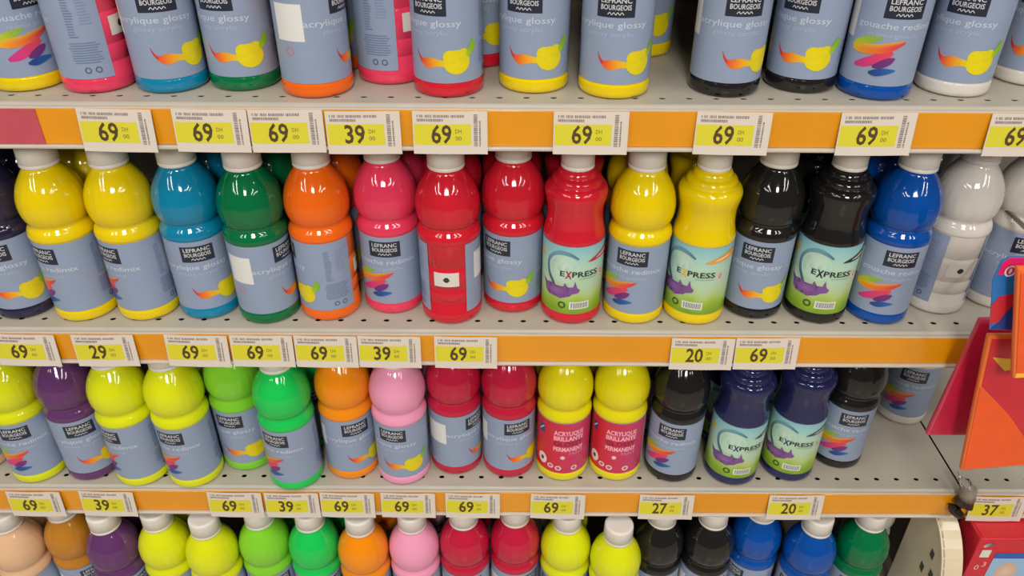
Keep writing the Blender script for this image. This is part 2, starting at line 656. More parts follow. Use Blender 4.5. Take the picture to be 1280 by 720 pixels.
def art_express():
    p = Print()
    stops = [(0.0, (120, 158, 30)), (0.16, (148, 182, 54)), (0.27, (176, 200, 120)), (0.4, (178, 206, 172)), (0.7, (178, 212, 190)), (0.9, (150, 200, 200)), (1.0, (132, 190, 200))]

    def bgc(s, t):
        t2 = t - 0.03 * math.sin(s * 40) * (1 if t < 0.4 else 0)
        for (a, ca), (b, cb) in zip(stops, stops[1:]):
            if t2 <= b:
                k = max(0, (t2 - a) / (b - a))
                return [ca[i] * (1 - k) + cb[i] * k for i in range(3)]
        return stops[-1][1]
    p.grid(-83, 83, 14.3, 97.1, bgc, 1, nu=56, nv=16)
    p.ellipse(-14, 70, 17, 17, (196, 222, 206), (182, 214, 194), 2, 24)
    p.ellipse(-44, 82, 4.5, 5.5, (226, 178, 60), (214, 190, 110), 2, 16)
    p.stroke([(2, 83, 1.0), (-6, 88, 2.0), (-16, 89.5, 2.6), (-26, 85, 1.8), (-32, 75, 1.8), (-31, 62, 1.8), (-25, 51, 1.6), (-22, 47, .8)],
             [(70, 112, 140), (104, 150, 170), (112, 158, 172), (96, 132, 152), (60, 96, 120), (52, 84, 112)], 3, 32)
    p.stroke([(-41, 60, .4), (-36, 54, 1.2), (-30, 47, 1.0)], [(224, 226, 216)], 3, 10)
    # violet splash of paint with ragged points
    p.poly([(-40, 52), (-34, 49), (-28, 50), (-20, 48.5), (-13, 49), (-11.5, 53.5), (-8, 48.5), (-2.5, 49), (-0.5, 56), (1.5, 48.5), (5, 45), (3, 41.5), (-3, 40),
            (-6, 37), (-12, 35), (-16, 33), (-22, 34.5), (-30, 34.5), (-35, 38), (-36, 44)], (124, 80, 146), 4)
    p.ellipse(-20, 42.5, 10, 5, (146, 100, 160), (126, 82, 148), 5, 18)
    p.ellipse(-14, 25, 4.4, 4.4, (52, 84, 30), (52, 84, 30), 3, 14, inner=0.55)
    p.grid(-6, 16, 20.5, 30, (220, 224, 214), 3)
    rnd = random.Random(2)
    x = -4
    while x < 14:
        wd = rnd.uniform(.4, 1.2)
        p.grid(x, x + wd, 22, 28.6, (120, 124, 128), 4, nu=1)
        x += wd + rnd.uniform(.5, 1.0)
    p.ellipse(30, 62, 4, 5, (220, 214, 204), (206, 190, 180), 3, 16)
    p.ellipse(31, 62, 2.2, 3, (200, 110, 110), (200, 110, 110), 4, 12, inner=0.5)
    return p.build(CY, 'artwork')


def words_express(xc):
    p = Print()
    dk = (40, 50, 44)
    p.text('E', -17, 61.5, 6.4, dk, 5, width=5.2, bold=0.02, align='l')
    p.text('X', -11.5, 59.5, 9.0, xc, 5, width=7.0, bold=0.03, align='l')
    p.text('PRESS', -4.2, 61.5, 6.4, dk, 5, width=29, bold=0.02, align='l')
    p.grid(4, 24, 58.2, 59.4, (150, 176, 160), 5)
    return p.build(CY, 'lettering')


def banner(c):
    p = Print()
    p.stroke([(12, 79, .3), (20, 81, 2.2), (30, 83.5, 3.6), (40, 86, 4.4), (50, 88, 3)], [c, c], 5, 16)
    p.stroke([(22, 81.5, .3), (28, 83, .9), (36, 85.4, .9), (40, 86.6, .3)], [(226, 214, 200)], 6, 8)
    return p.build(CY, 'banner')


def sticker_print():
    p = Print()
    p.grid(88.5, 115.5, 49, 66, (218, 214, 206), 1)
    p.ellipse(102, 57.5, 3.0, 3.2, (40, 40, 40), (40, 40, 40), 2, 14, inner=0.25)
    p.grid(98.6, 105.4, 56.6, 58.2, (60, 60, 60), 3)
    return p.build(CY, 'sticker')


WPAN = white_panel()
LOGO, SIDE, LEMON, STROKES, REDART = logo_mesh(), side_print(), art_lemon(), art_strokes(), art_red()
W_ACR, W_GOU, W_RED = words('acrylique glossy', 'glossy acrylic'), words('gouache redimix', 'redimix gouache'), words_red()
EXPART, STICK = art_express(), sticker_print()
W_EXP = {'red': words_express((170, 30, 50)), 'yellow': words_express((232, 190, 30)), 'black': words_express((30, 34, 32)), 'navy': words_express((46, 54, 110))}
BAN = {'red': banner((186, 40, 60)), 'yellow': banner((236, 158, 40)), 'black': banner((44, 48, 48)), 'navy': banner((56, 76, 96))}


def bottle(label, kind, colour, x, y, z, rz, group, detail=True):
    t = thing('paint_bottle', label, 'bottle', (x, y, z), rz, group)
    if kind == 'exp':
        link('body', EXPB, t, PAINT[colour])
        link('cap', CAPE, t, M_CAP)
        lb = link('label', LAB_EXP, t)
        link('artwork', EXPART, lb)
        link('lettering', W_EXP[colour], lb)
        link('banner', BAN[colour], lb)
        return t
    link('body', BALL, t, PAINT[colour])
    link('cap', CAPB, t, M_CAP)
    lb = link('label', LAB_STD, t)
    if kind == 'red':
        link('artwork', REDART, lb)
        link('lettering', W_RED, lb)
    else:
        link('logo', LOGO, lb)
        link('lettering', W_ACR if kind == 'acr' else W_GOU, lb)
        link('artwork', LEMON if kind == 'acr' else STROKES, lb)
        link('small_print', SIDE, lb, kind='stuff')
        link('white_panel', WPAN, lb)
    link('sticker', STICK, t)
    return t


def put(label, kind, colour, cx, by, row, phi, group, tophalf=False, dx=0.0, dy=0.0):
    z = SHELF_Z[row] + 0.0003
    if tophalf:                     # only the cap shows: by is the lower front edge of the cap
        x, y = stand(cx, by, z, 0.0188, 0.178, 0.0188, 0.1742)
    else:
        x, y = stand(cx, by, z, 0.0329, 0.008, 0.0312, 0.0010)
    al = math.atan2(CAM.x - x, y - CAM.y)
    return [label, kind, colour, x, y, z, al + R(phi), group]


SH = {1: 'the top shelf', 2: 'the second shelf', 3: 'the third shelf', 4: 'the lowest shelf'}
# row, colour word, kind, colour, base x, base y (pixels), apparent turn of the logo, label
LIST = [
    (1, 'acr', 'yellow', 36, 114, 35, 'yellow bottle with rainbow strokes on its label beside pink bottle on the top shelf', 'gou'),
    (1, 'gou', 'pink', 124, 116, -120, 'pink paint bottle showing its bare side next to the cyan one on top shelf', None),
    (1, 'acr', 'cyan', 215, 116, 0, 'cyan acrylic bottle between pink and green bottles on the top shelf', None),
    (1, 'acr', 'green', 307, 113, -32, 'green acrylic bottle between cyan and orange bottles on the top shelf', None),
    (1, 'acr', 'orange', 397, 122, 62, 'orange acrylic bottle with white panel facing out on the top shelf', None),
    (1, 'gou', 'pink', 491, 105, -133, 'pink bottle set back against the red bottle on the top shelf', None),
    (1, 'acr', 'red', 560, 121, -30, 'red acrylic bottle beside the set-back pink one on the top shelf', None),
    (1, 'acr', 'yellow', 667, 116, -18, 'yellow acrylic bottle nearer the red bottle on the top shelf', None),
    (1, 'acr', 'yellow', 767, 123, -4, 'yellow acrylic bottle beside the empty gap on the top shelf', None),
    (1, 'acr', 'black', 905, 121, 17, 'black acrylic bottle beside the empty gap on the top shelf', None),
    (1, 'acr', 'black', 1000, 116, -20, 'black acrylic bottle touching the blue gouache bottle on the top shelf', None),
    (1, 'gou', 'blue', 1093, 125, 20, 'blue gouache bottle with rainbow strokes on the top shelf', None),
    (1, 'acr', 'white', 1191, 121, -10, 'white acrylic bottle beside the blue gouache bottle on top shelf', None),
    (1, 'acr', 'white', 1284, 108, -15, 'white acrylic bottle next to another white one, set back on top shelf', None),

    (2, 'acr', 'darknavy', 34, 398, -30, 'dark navy bottle beside a yellow one on the second shelf', None),
    (2, 'gou', 'yellow', 109, 401, -57, 'yellow gouache bottle next to the dark navy bottle, second shelf', None),
    (2, 'gou', 'yellow', 187, 400, -60, 'yellow gouache bottle next to the cyan bottle, second shelf', None),
    (2, 'acr', 'cyan', 263, 398, -5, 'cyan acrylic bottle between yellow and green bottles on the second shelf', None),
    (2, 'acr', 'green', 338, 404, 52, 'green bottle with white panel facing out on the second shelf', None),
    (2, 'acr', 'orange', 413, 400, -95, 'orange bottle turned to its small print on the second shelf', None),
    (2, 'gou', 'pink', 493, 391, -12, 'pink gouache bottle with rainbow strokes on the second shelf', None),
    (2, 'acr', 'red', 565, 404, 172, 'red bottle turned to its bare back with white sticker, second shelf', None),
    (2, 'acr', 'red', 641, 390, -35, 'red acrylic bottle with lemon drawing on the second shelf', None),
    (2, 'exp', 'red', 713, 404, 8, 'red waisted bottle with green landscape label on the second shelf', None),
    (2, 'gou', 'yellow', 793, 404, -9, 'yellow gouache bottle between two waisted bottles on the second shelf', None),
    (2, 'exp', 'yellow', 864, 405, -10, 'yellow waisted bottle with green landscape label on the second shelf', None),
    (2, 'acr', 'black', 939, 398, -4, 'black acrylic bottle with lemon drawing on the second shelf', None),
    (2, 'exp', 'black', 1018, 404, 12, 'black waisted bottle with green landscape label on the second shelf', None),
    (2, 'gou', 'blue', 1095, 405, 22, 'blue gouache bottle with rainbow strokes on the second shelf', None),
    (2, 'acr', 'white', 1166, 392, -145, 'white bottle showing its bare ridged side on the second shelf', None),
    (2, 'acr', 'white', 1240, 386, 35, 'white bottle with white panel facing out, behind the hanging bags', None),

    (3, 'acr', 'beige', -22, 592, 0, 'beige bottle at the far end of the third shelf', None),
    (3, 'gou', 'lime', 52, 603, -27, 'lemon-lime gouache bottle between beige and purple ones, third shelf', None),
    (3, 'acr', 'purple', 120, 600, -8, 'purple acrylic bottle with blue-grey label on the third shelf', None),
    (3, 'gou', 'lime', 180, 607, -60, 'lemon-lime gouache bottle between purple and another lemon-lime one, third shelf', None),
    (3, 'gou', 'lime', 248, 608, -40, 'lemon-lime gouache bottle next to the light green bottle, third shelf', None),
    (3, 'acr', 'lightgreen', 307, 588, -33, 'light green bottle set back on the third shelf', None),
    (3, 'gou', 'brightgreen', 371, 612, -38, 'bright green bottle overhanging the rail of the third shelf', None),
    (3, 'acr', 'amber', 442, 598, 13, 'amber orange acrylic bottle on the third shelf', None),
    (3, 'acr', 'rose', 505, 605, -22, 'pale pink acrylic bottle on the third shelf', None),
    (3, 'acr', 'crimson', 571, 592, 52, 'crimson bottle next to the pale pink one on the third shelf', None),
    (3, 'acr', 'crimson', 636, 596, 20, 'crimson bottle next to the red-labelled yellow ones on the third shelf', None),
    (3, 'red', 'lemon', 702, 600, 2, 'yellow bottle with red glossy acrylic label beside the crimson bottle', None),
    (3, 'red', 'lemon', 768, 600, -1, 'yellow bottle with red glossy acrylic label beside the black bottle', None),
    (3, 'gou', 'black', 838, 602, -5, 'black gouache bottle beside a red-labelled yellow one on the third shelf', None),
    (3, 'exp', 'navy', 913, 606, 20, 'navy waisted bottle nearer the red-labelled yellow bottles, third shelf', None),
    (3, 'exp', 'navy', 983, 601, 6, 'navy waisted bottle nearer the empty end of the third shelf', None),
    (3, 'gou', 'black', 1044, 585, 23, 'black gouache bottle beside the empty end of the third shelf', None),
    (3, 'gou', 'white', 1126, 530, 8, 'white gouache bottle pushed far back on the third shelf', None),
]
LOW = [
    ('beige', 11, 669, 'beige bottle with white cap on the lowest shelf'), ('ochre', 75, 655, 'ochre brown bottle with white cap on the lowest shelf'),
    ('purple', 131, 670, 'purple bottle with white cap on the lowest shelf'), ('lime', 198, 667, 'lemon-lime bottle beside the purple one on the lowest shelf'),
    ('lime', 257, 676, 'lemon-lime bottle beside the light green one on the lowest shelf'), ('lightgreen', 325, 664, 'light green bottle with white cap on the lowest shelf'),
    ('brightgreen', 386, 667, 'bright green bottle with white cap on the lowest shelf'), ('amber', 450, 673, 'amber orange bottle with white cap on the lowest shelf'),
    ('rose', 515, 669, 'pale pink bottle with white cap on the lowest shelf'), ('crimson', 579, 664, 'crimson bottle beside the pale pink one on the lowest shelf'),
    ('crimson', 644, 661, 'crimson bottle beside a lemon-lime one on the lowest shelf'), ('lime', 709, 669, 'lemon-lime bottle beside the crimson one on the lowest shelf'),
    ('lime', 773, 685, 'lemon-lime bottle standing forward beside the black one, lowest shelf'), ('black', 828, 663, 'black bottle beside a lemon-lime one on the lowest shelf'),
    ('black', 891, 664, 'black bottle beside a blue one on the lowest shelf'), ('blue', 952, 656, 'blue bottle beside the black one on the lowest shelf'),
    ('blue', 1021, 674, 'blue bottle beside the green one on the lowest shelf'), ('green', 1088, 667, 'green bottle with white cap on the lowest shelf')]

GR = {1: 'paint bottles on the top shelf', 2: 'paint bottles on the second shelf', 3: 'paint bottles on the third shelf', 4: 'paint bottles on the lowest shelf'}
FRONT = []
for row, kind, colour, cx, by, phi, lab, kk in LIST:
    FRONT.append((row, lab, put(lab, kk or kind, colour, cx, by, row, phi, GR[row])))
for i, (colour, cx, by, lab) in enumerate(LOW):
    FRONT.append((4, lab, put(lab, 'acr' if i % 3 else 'gou', colour, cx, by, 4, (-20, 10, 35, -35)[i % 4], GR[4], True)))

DBG = False
ORIG = [(f[2][3], f[2][4]) for f in FRONT]
# keep neighbours from pressing into each other (half a millimetre of air)
for _ in range(60):
    for i in range(len(FRONT)):
        for j in range(i + 1, len(FRONT)):
            if FRONT[i][0] != FRONT[j][0]:
                continue
            a, b = FRONT[i][2], FRONT[j][2]
            dx, dy = b[3] - a[3], b[4] - a[4]
            L = math.hypot(dx, dy)
            need = 0.0672
            if L < need:
                k = (need - L) / 2 / L
                a[3] -= dx * k
                a[4] -= dy * k * 0.4
                b[3] += dx * k
                b[4] += dy * k * 0.4

COLWORD = {'lemon': 'yellow', 'darknavy': 'dark navy', 'lime': 'lemon-lime', 'brightgreen': 'bright green', 'lightgreen': 'light green', 'rose': 'pale pink', 'amber': 'amber'}
for row, lab, a in FRONT:
    bottle(*a)
if DBG:
    for (row, lab, a), b in zip(FRONT, ORIG):
        print(row, lab[:20], round((a[3] - b[0]) * 1000, 1), round((a[4] - b[1]) * 1000, 1), round(a[4] * 1000))

# bottles of the rows behind
def phrase(lab):
    w_ = lab.split()
    k = [i for i, q in enumerate(w_) if q.startswith('bottle')][0]
    return ' '.join(w_[:k + 1])


occupied = [(r, a[3], a[4]) for r, l, a in FRONT]
rnd = random.Random(11)


def place_back(row, kind, colour, x, y, phi, lab):
    for r, ox, oy in occupied:
        if r == row and math.hypot(ox - x, oy - y) < 0.0672:
            return False
    if y > DEPTH - 0.04 or x < XL + 0.04 or x > XR - 0.04:
        return False
    occupied.append((row, x, y))
    al = math.atan2(CAM.x - x, y - CAM.y)
    bottle(lab, kind, colour, x, y, SHELF_Z[row] + 0.0003, al + R(phi), 'bottles in the rows behind')
    return True


def from_px(cx, by, row):
    q = put('', '', '', cx, by, row, 0, '')
    return q[3], q[4]


for row, kind, colour, cx, by, lab in [
        (1, 'acr', 'yellow', 683, 96, 'yellow bottle standing in the second row between two front yellow bottles, top shelf'),
        (1, 'acr', 'yellow', 800, 71, 'yellow bottle deep on the top shelf by the empty gap'),
        (1, 'acr', 'black', 915, 92, 'black bottle in the second row behind the front black one by the gap, top shelf'),
        (4, 'acr', 'white', 0, 0, 'white bottle behind the green one on the lowest shelf'),
        (1, 'acr', 'red', 598, 84, 'red bottle in the second row behind the front red one, top shelf')]:
    x, y = from_px(cx, by, row) if cx else (FRONT[-1][2][3] + 0.034, FRONT[-1][2][4] + 0.060)
    place_back(row, kind, colour, x, y, -10, lab)
for row, lab, a in FRONT:
    if lab.startswith(('yellow acrylic bottle beside the empty gap', 'black acrylic bottle beside the empty gap', 'white gouache bottle pushed',
                       'black gouache bottle beside the empty end', 'yellow acrylic bottle nearer')):
        continue
    cw = COLWORD.get(a[2], a[2])
    short = phrase(lab)
    same = sum(1 for r, l, q in FRONT if r == row and phrase(l) == short)
    if same == 1:
        text = '%s bottle directly behind the front %s on %s' % (cw, short, SH[row])
    else:
        for sh in ('top', 'second', 'third', 'lowest'):
            lab = lab.replace(' on the %s shelf' % sh, ', %s shelf' % sh).replace(' on %s shelf' % sh, ', %s shelf' % sh)
        text = '%s bottle behind the %s' % (cw, lab)
    y = a[4] + 0.071
    x = a[3] + rnd.uniform(-0.004, 0.004)
    for tries in range(6):
        if place_back(row, a[1], a[2], x, y, rnd.uniform(-40, 40), text):
            break
        y += 0.004
        x += rnd.uniform(-0.004, 0.004)

# ------------------------------------------------------------------ price tags
M_TAG = mat('price_tag_paper', (214, 204, 192), 0.5)
TW, TH = 68.0, 43.5


def tag_map(bend):
    def f(u, v, layer):
        t = u / TW
        yy = -0.0005 - 0.0012 * math.sin(math.pi * min(1, max(0, t))) * bend - 0.00012 * layer - (0.0012 * ((t - .8) / .2) ** 2 if t > .8 else 0)
        return ((u - TW / 2) / 1000, yy, (v - TH) / 1000)
    return f


def tag_sheet(f):
    V, Fc = [], []
    n = 16
    for i in range(n + 1):
        u = TW * i / n
        x, y, z0 = f(u, 0, 0)
        z1 = f(u, TH, 0)[2]
        V += [(x, y, z0), (x, y, z1), (x, y + 0.0003, z0), (x, y + 0.0003, z1), (x, y, z1), (x, y + 0.0003, z1), (x, y, z0), (x, y + 0.0003, z0)]
    for i in range(n):
        a, b = i * 8, i * 8 + 8
        Fc += [(a, b, b + 1, a + 1), (a + 2, a + 3, b + 3, b + 2), (a + 4, b + 4, b + 5, a + 5), (a + 6, a + 7, b + 7, b + 6)]
    me = mesh_from(V, Fc, 'sheet', True)
    me.materials.append(M_TAG)
    return me


TM = tag_map(1.0)
SHEET = tag_sheet(TM)
pp = Print()
pp.grid(1.2, 53, 9.6, 30.6, (212, 203, 44), 1, nu=16)
PANEL = pp.build(TM, 'price_panel', INKM)
pp = Print()
rs = random.Random(12)
for v0_, u_end in ((37.2, 46), (33.2, 27)):
    u_ = 4.0
    while u_ < u_end:
        wd = rs.uniform(0.5, 1.1)
        if rs.random() > 0.14:
            pp.grid(u_, u_ + wd, v0_, v0_ + 2.7, (128, 110, 110), 1, nu=1)
        u_ += wd + rs.uniform(0.35, 0.6)
SMALL = pp.build(TM, 'small_print', INKM)
pp = Print()
rb = random.Random(3)
v = 8
while v < 41:
    h = rb.uniform(.35, 1.1)
    pp.grid(55.5, 59.0, v, v + h, (120, 108, 108), 1, nu=1)
    if v < 34:
        pp.grid(60.4, 61.8, v, v + h * 1.2, (120, 108, 108), 1, nu=1)
    v += h + rb.uniform(.3, .8)
BAR = pp.build(TM, 'barcode', INKM)
PRICE = {}


def price_mesh(s):
    if s not in PRICE:
        p = Print()
        p.text(s, 26, 11.6, 18.2, (78, 58, 30), 2, width=18.5, bold=0.02)
        p.text('DH', 41.5, 21.4, 4.2, (110, 98, 40), 2, width=5.5)
        p.text('00', 41.5, 14.2, 4.2, (110, 98, 40), 2, width=5.5)
        PRICE[s] = p.build(TM, 'price_digits', INKM)
    return PRICE[s]


RAILPX = {1: 166, 2: 437, 3: 627}
TAGS = {1: [(101, 198, '69'), (222, 311, '69'), (313, 400, '69'), (409, 501, '39'), (518, 608, '69'), (693, 783, '69'), (868, 962, '69'), (1047, 1140, '69'), (1233, 1326, '69')],
        2: [(-4, 75, '69'), (92, 174, '29'), (208, 289, '69'), (290, 368, '69'), (370, 447, '69'), (449, 526, '39'), (545, 620, '69'), (840, 915, '20'), (918, 997, '69')],
        3: [(12, 80, '69'), (102, 171, '39'), (260, 330, '69'), (331, 400, '39'), (401, 469, '69'), (478, 543, '69'), (558, 624, '69'), (664, 731, '69'), (800, 866, '27'), (961, 1028, '20')]}
ORD = {1: 'top', 2: 'second', 3: 'third'}
rt = random.Random(8)
usedl = set()
for row, L in TAGS.items():
    prevx = -9
    for a, b, s in L:
        x = at_y((a + b) / 2, RAILPX[row], -0.004).x
        if x - prevx < 0.0685:
            x = prevx + 0.0685
        prevx = x
        cand = sorted([(abs(q[3] - x), lab) for r, lab, q in FRONT if r == row])
        for _, bl in cand:
            lab = 'price tag reading %s on the %s rail under the %s' % (s, ORD[row], phrase(bl))
            if lab not in usedl:
                break
        usedl.add(lab)
        t = thing('price_tag', lab, 'price tag', (x, -0.0034, SHELF_Z[row] - 0.0035 - rt.uniform(0, 0.0012)), 0, 'price tags on the orange rails')
        t.scale = (1, 1, 0.92)
        t.rotation_euler = (R(-5.6), R(rt.uniform(-1.0, 1.0)), 0)
        link('sheet', SHEET, t)
        link('price_panel', PANEL, t)
        link('small_print', SMALL, t)
        link('barcode', BAR, t)
        link('price_digits', price_mesh(s), t)
x = at_y(1247, 630, -0.004).x
t = thing('price_tag', 'price tag reading 37 on the rail of the neighbouring bay', 'price tag', (x, -0.0034, Z3 - 0.0045), 0, 'price tags on the orange rails')
t.scale = (1, 1, 0.92)
t.rotation_euler = (R(-5.6), 0, 0)
for n_, m_ in (('sheet', SHEET), ('price_panel', PANEL), ('small_print', SMALL), ('barcode', BAR), ('price_digits', price_mesh('37'))):
    link(n_, m_, t)
# pink blank card slipped into the top rail
xa, xb = at_y(-40, 166, -0.004).x, at_y(52, 166, -0.004).x
t = thing('rail_card', 'blank dusty pink card slipped into the top orange rail', 'card', ((xa + xb) / 2, -0.0028, Z1 - 0.0045))
link('card_sheet', box_mesh(-(xb - xa) / 2, (xb - xa) / 2, -0.0005, 0.0004, -0.034, 0, 0.0001, 1, 'card_sheet'), t, mat('pink_card', (190, 78, 92), 0.45, noise=0.08, scale=30))

# ------------------------------------------------------------------ hanging bags of coloured felt at the bay joint
M_FOIL = mat('bag_clear_film_edge', (232, 168, 96), 0.2, alpha=0.75)
M_FO = mat('felt_orange', (240, 88, 26), 0.45, noise=0.06, scale=30, coat=0.3)
M_FR = mat('felt_red', (206, 34, 52), 0.45, noise=0.06, scale=30, coat=0.3)
M_FP = mat('felt_crimson', (196, 26, 66), 0.4, noise=0.08, scale=20, coat=0.3)
M_FY = mat('felt_yellow', (244, 190, 40), 0.45, noise=0.05, scale=30, coat=0.3)
M_CB = mat('card_blue', (28, 116, 190), 0.3, coat=0.3)
M_CN = mat('card_navy', (34, 62, 140), 0.3, coat=0.3)
M_CP = mat('card_magenta', (220, 36, 104), 0.3, coat=0.3)
M_STEEL = mat('hook_steel', (170, 168, 164), 0.3, metallic=0.9)


def slab(pts, thick, bevel, name, y0=0.0):
    """solid plate with the outline pts (x, z), front face at y0, rounded edges"""
    bm = bmesh.new()
    f = bm.faces.new([bm.verts.new((x, y0, z)) for x, z in pts])
    bm.normal_update()
    if f.normal.y > 0:
        bmesh.ops.reverse_faces(bm, faces=[f])
    r = bmesh.ops.extrude_face_region(bm, geom=[f])
    for v in [e for e in r['geom'] if isinstance(e, bmesh.types.BMVert)]:
        v.co.y = y0 + thick
    bmesh.ops.recalc_face_normals(bm, faces=bm.faces[:])
    if bevel:
        bmesh.ops.bevel(bm, geom=bm.edges[:], offset=bevel, segments=2, profile=0.5, affect='EDGES')
    me = bpy.data.meshes.new(name)
    bm.to_mesh(me)
    bm.free()
    return me


def pxs(pts, Y, ref):
    out = []
    for px, py in pts:
        q = at_y(px, py, Y)
        out.append((q.x - ref.x, q.z - ref.z))
    return out


def bag(label, Y, outline, panels, film=True, group='felt bags hanging at the bay joint', thick=0.007):
    ref = at_y(outline[0][0], outline[0][1], Y)
    t = thing('hanging_bag', label, 'bag', (ref.x, Y, ref.z), 0, group)
    link('film', slab(pxs(outline, Y, ref), thick, 0.0024, 'film'), t, panels[0][3])
    for nm, pts, th, m in panels[1:]:
        link(nm, slab(pxs(pts, Y, ref), th * 0.4 + 0.001, 0.0003, nm, -th * 0.4), t, m)
    return t


bag('crimson triangular felt bag hanging behind the orange and red one', -0.030,
    [(1226, 400), (1158, 545), (1290, 545), (1290, 400)],
    [('film', None, 0, mat('bag_edge_pinkish', (200, 62, 86), 0.3, coat=0.3)),
     ('felt', [(1224, 404), (1163, 542), (1288, 542), (1288, 404)], 0.002, M_FP)])
bag('orange and red felt bag with a yellow triangle and orange edge', -0.062,
    [(1236, 420), (1201, 589), (1262, 584), (1345, 578), (1345, 420)],
    [('film', None, 0, mat('bag_edge_orange', (238, 112, 44), 0.3, coat=0.3)),
     ('orange_felt', [(1225, 484), (1204, 586), (1262, 581), (1300, 577), (1262, 520)], 0.0020, M_FO),
     ('red_felt', [(1240, 424), (1227, 483), (1262, 519), (1301, 576), (1342, 572), (1342, 424)], 0.0020, M_FR),
     ('yellow_triangle', [(1240, 446), (1255, 463), (1285, 458), (1275, 449)], 0.0032, M_FY)])
bag('narrow orange felt bag hanging in front of the orange and red one', -0.090,
    [(1272, 335), (1266, 474), (1350, 470), (1350, 335)],
    [('film', None, 0, mat('bag_edge_orange', (238, 112, 44), 0.3, coat=0.3)),
     ('felt', [(1276, 341), (1270, 466), (1346, 464), (1346, 341)], 0.0020, M_FO),
     ('lower_edge', [(1270, 467), (1268, 472), (1346, 469), (1346, 465)], 0.0018, M_FY)])
# printed header card
Y = -0.074
ref = at_y(1240, 420, Y)
t = thing('header_card', 'blue, red and magenta header card above the orange felt bag', 'card', (ref.x, Y, ref.z))
for nm, pts, th, m in [('card', [(1237, 412), (1241, 350), (1252, 326), (1262, 321), (1335, 321), (1335, 414)], 0.0, M_CB),
                       ('red_wave', [(1237.5, 405), (1239, 381), (1250, 370), (1272, 366), (1300, 362), (1300, 378), (1266, 381), (1256, 391), (1248, 402)], 0.0008, M_FR),
                       ('navy_field', [(1238, 411), (1249, 402), (1257, 391), (1267, 381), (1330, 379), (1330, 412)], 0.0010, M_CN),
                       ('magenta_top', [(1246, 344), (1253, 328), (1262, 322), (1332, 322), (1332, 332), (1283, 338), (1262, 342)], 0.0008, M_CP)]:
    link(nm, slab(pxs(pts, Y, ref), 0.0012, 0.0002, nm, -th), t, m)
pr = Print()
q = at_y(1262, 338, Y)
pr.ellipse((q.x - ref.x) * 1000, (q.z - ref.z) * 1000, 5.2, 6.0, (226, 220, 226), (226, 220, 226), 1, 20, inner=0.72)
pr.ellipse((q.x - ref.x) * 1000, (q.z - ref.z) * 1000, 1.3, 3.0, (226, 220, 226), (226, 220, 226), 1, 12)
link('mark', pr.build(lambda u, v, l: (u / 1000, -0.0015, v / 1000), 'mark'), t)


def tube(path, r, seg=10, name='tube', closed_ends=True):
    V, Fc = [], []
    n = len(path)
    for i, p in enumerate(path):
        p = Vector(p)
        a, b = Vector(path[max(0, i - 1)]), Vector(path[min(n - 1, i + 1)])
        tg = (b - a).normalized()
        up = Vector((0, 0, 1)) if abs(tg.z) < 0.9 else Vector((1, 0, 0))
        s = tg.cross(up).normalized()
        u = s.cross(tg)
        rr = r[i] if isinstance(r, (list, tuple)) else r
        for k in range(seg):
            an = 2 * math.pi * k / seg
            V.append(tuple(p + (s * math.cos(an) + u * math.sin(an)) * rr))
    for i in range(n - 1):
        for k in range(seg):
            k2 = (k + 1) % seg
            Fc.append((i * seg + k, i * seg + k2, (i + 1) * seg + k2, (i + 1) * seg + k))
    Fc += [tuple(range(seg)), tuple((n - 1) * seg + k for k in range(seg))]
    return mesh_from(V, Fc, name, True)


hx = ref.x + 0.065
t = thing('display_hook', 'steel display hook carrying the felt bags', 'hook', (hx, 0, ref.z + 0.062))
link('rod', tube([(0, DEPTH, 0), (0, 0.1, 0), (0, -0.10, 0), (0, -0.112, 0.006), (0, -0.116, 0.016)], 0.0025, 10, 'rod'), t, M_STEEL)

# ------------------------------------------------------------------ clip on the rail joint
p0 = at_y(1206, 600, -0.003)
t = thing('rail_joint_clip', 'scuffed clear clip with a dark brown stub on the rail joint', 'clip', (p0.x, -0.004, p0.z))


def pt(px, py, Y):
    q = at_y(px, py, Y)
    return (q.x - p0.x, q.y + 0.004, q.z - p0.z)


link('clip', tube([pt(1200, 597, 0.004), pt(1206, 604, -0.004), pt(1210, 612, -0.008), pt(1208, 624, -0.010)], [0.003, 0.006, 0.010, 0.010], 12, 'clip'),
     t, mat('clip_grey_film', (150, 140, 126), 0.25, noise=0.25, scale=90, alpha=0.85))
link('stub', tube([pt(1209, 620, -0.009), pt(1204, 630, -0.011), pt(1196, 638, -0.012), pt(1192, 641, -0.012)], [0.009, 0.012, 0.012, 0.009], 12, 'stub'),
     t, mat('stub_brown', (52, 38, 34), 0.5, noise=0.2, scale=60))
link('wire', tube([pt(1197, 590, 0.004), pt(1201, 598, -0.003), pt(1200, 606, -0.008), pt(1206, 610, -0.012)], 0.0008, 6, 'wire'), t, M_STEEL)
link('wire', tube([pt(1214, 600, 0.000), pt(1214, 606, -0.008), pt(1210, 612, -0.013)], 0.0008, 6, 'wire'), t, M_STEEL)

# ------------------------------------------------------------------ cream end bracket under the joint
M_CREAM = mat('cream_moulded_plastic', (214, 200, 170), 0.32, noise=0.04, scale=20, coat=0.15)
bx = at_y(1172, 640, 0.004).x
t = thing('end_bracket', 'cream moulded bracket with rounded front and slots beside red boxes', 'bracket', (bx, 0, Z4 + 0.0003))
zt = Z3 - 0.048 - Z4
arc = []
for k in range(13):
    a = R(90 - 90 * k / 12)
    arc.append((-0.075 * math.cos(a) + 0.016, zt - 0.115 + 0.115 * math.sin(a)))    # (y, z) of the rounded front
outl = [(0.046, 0.0), (0.046, zt)] + arc + [(-0.059, 0.0)]


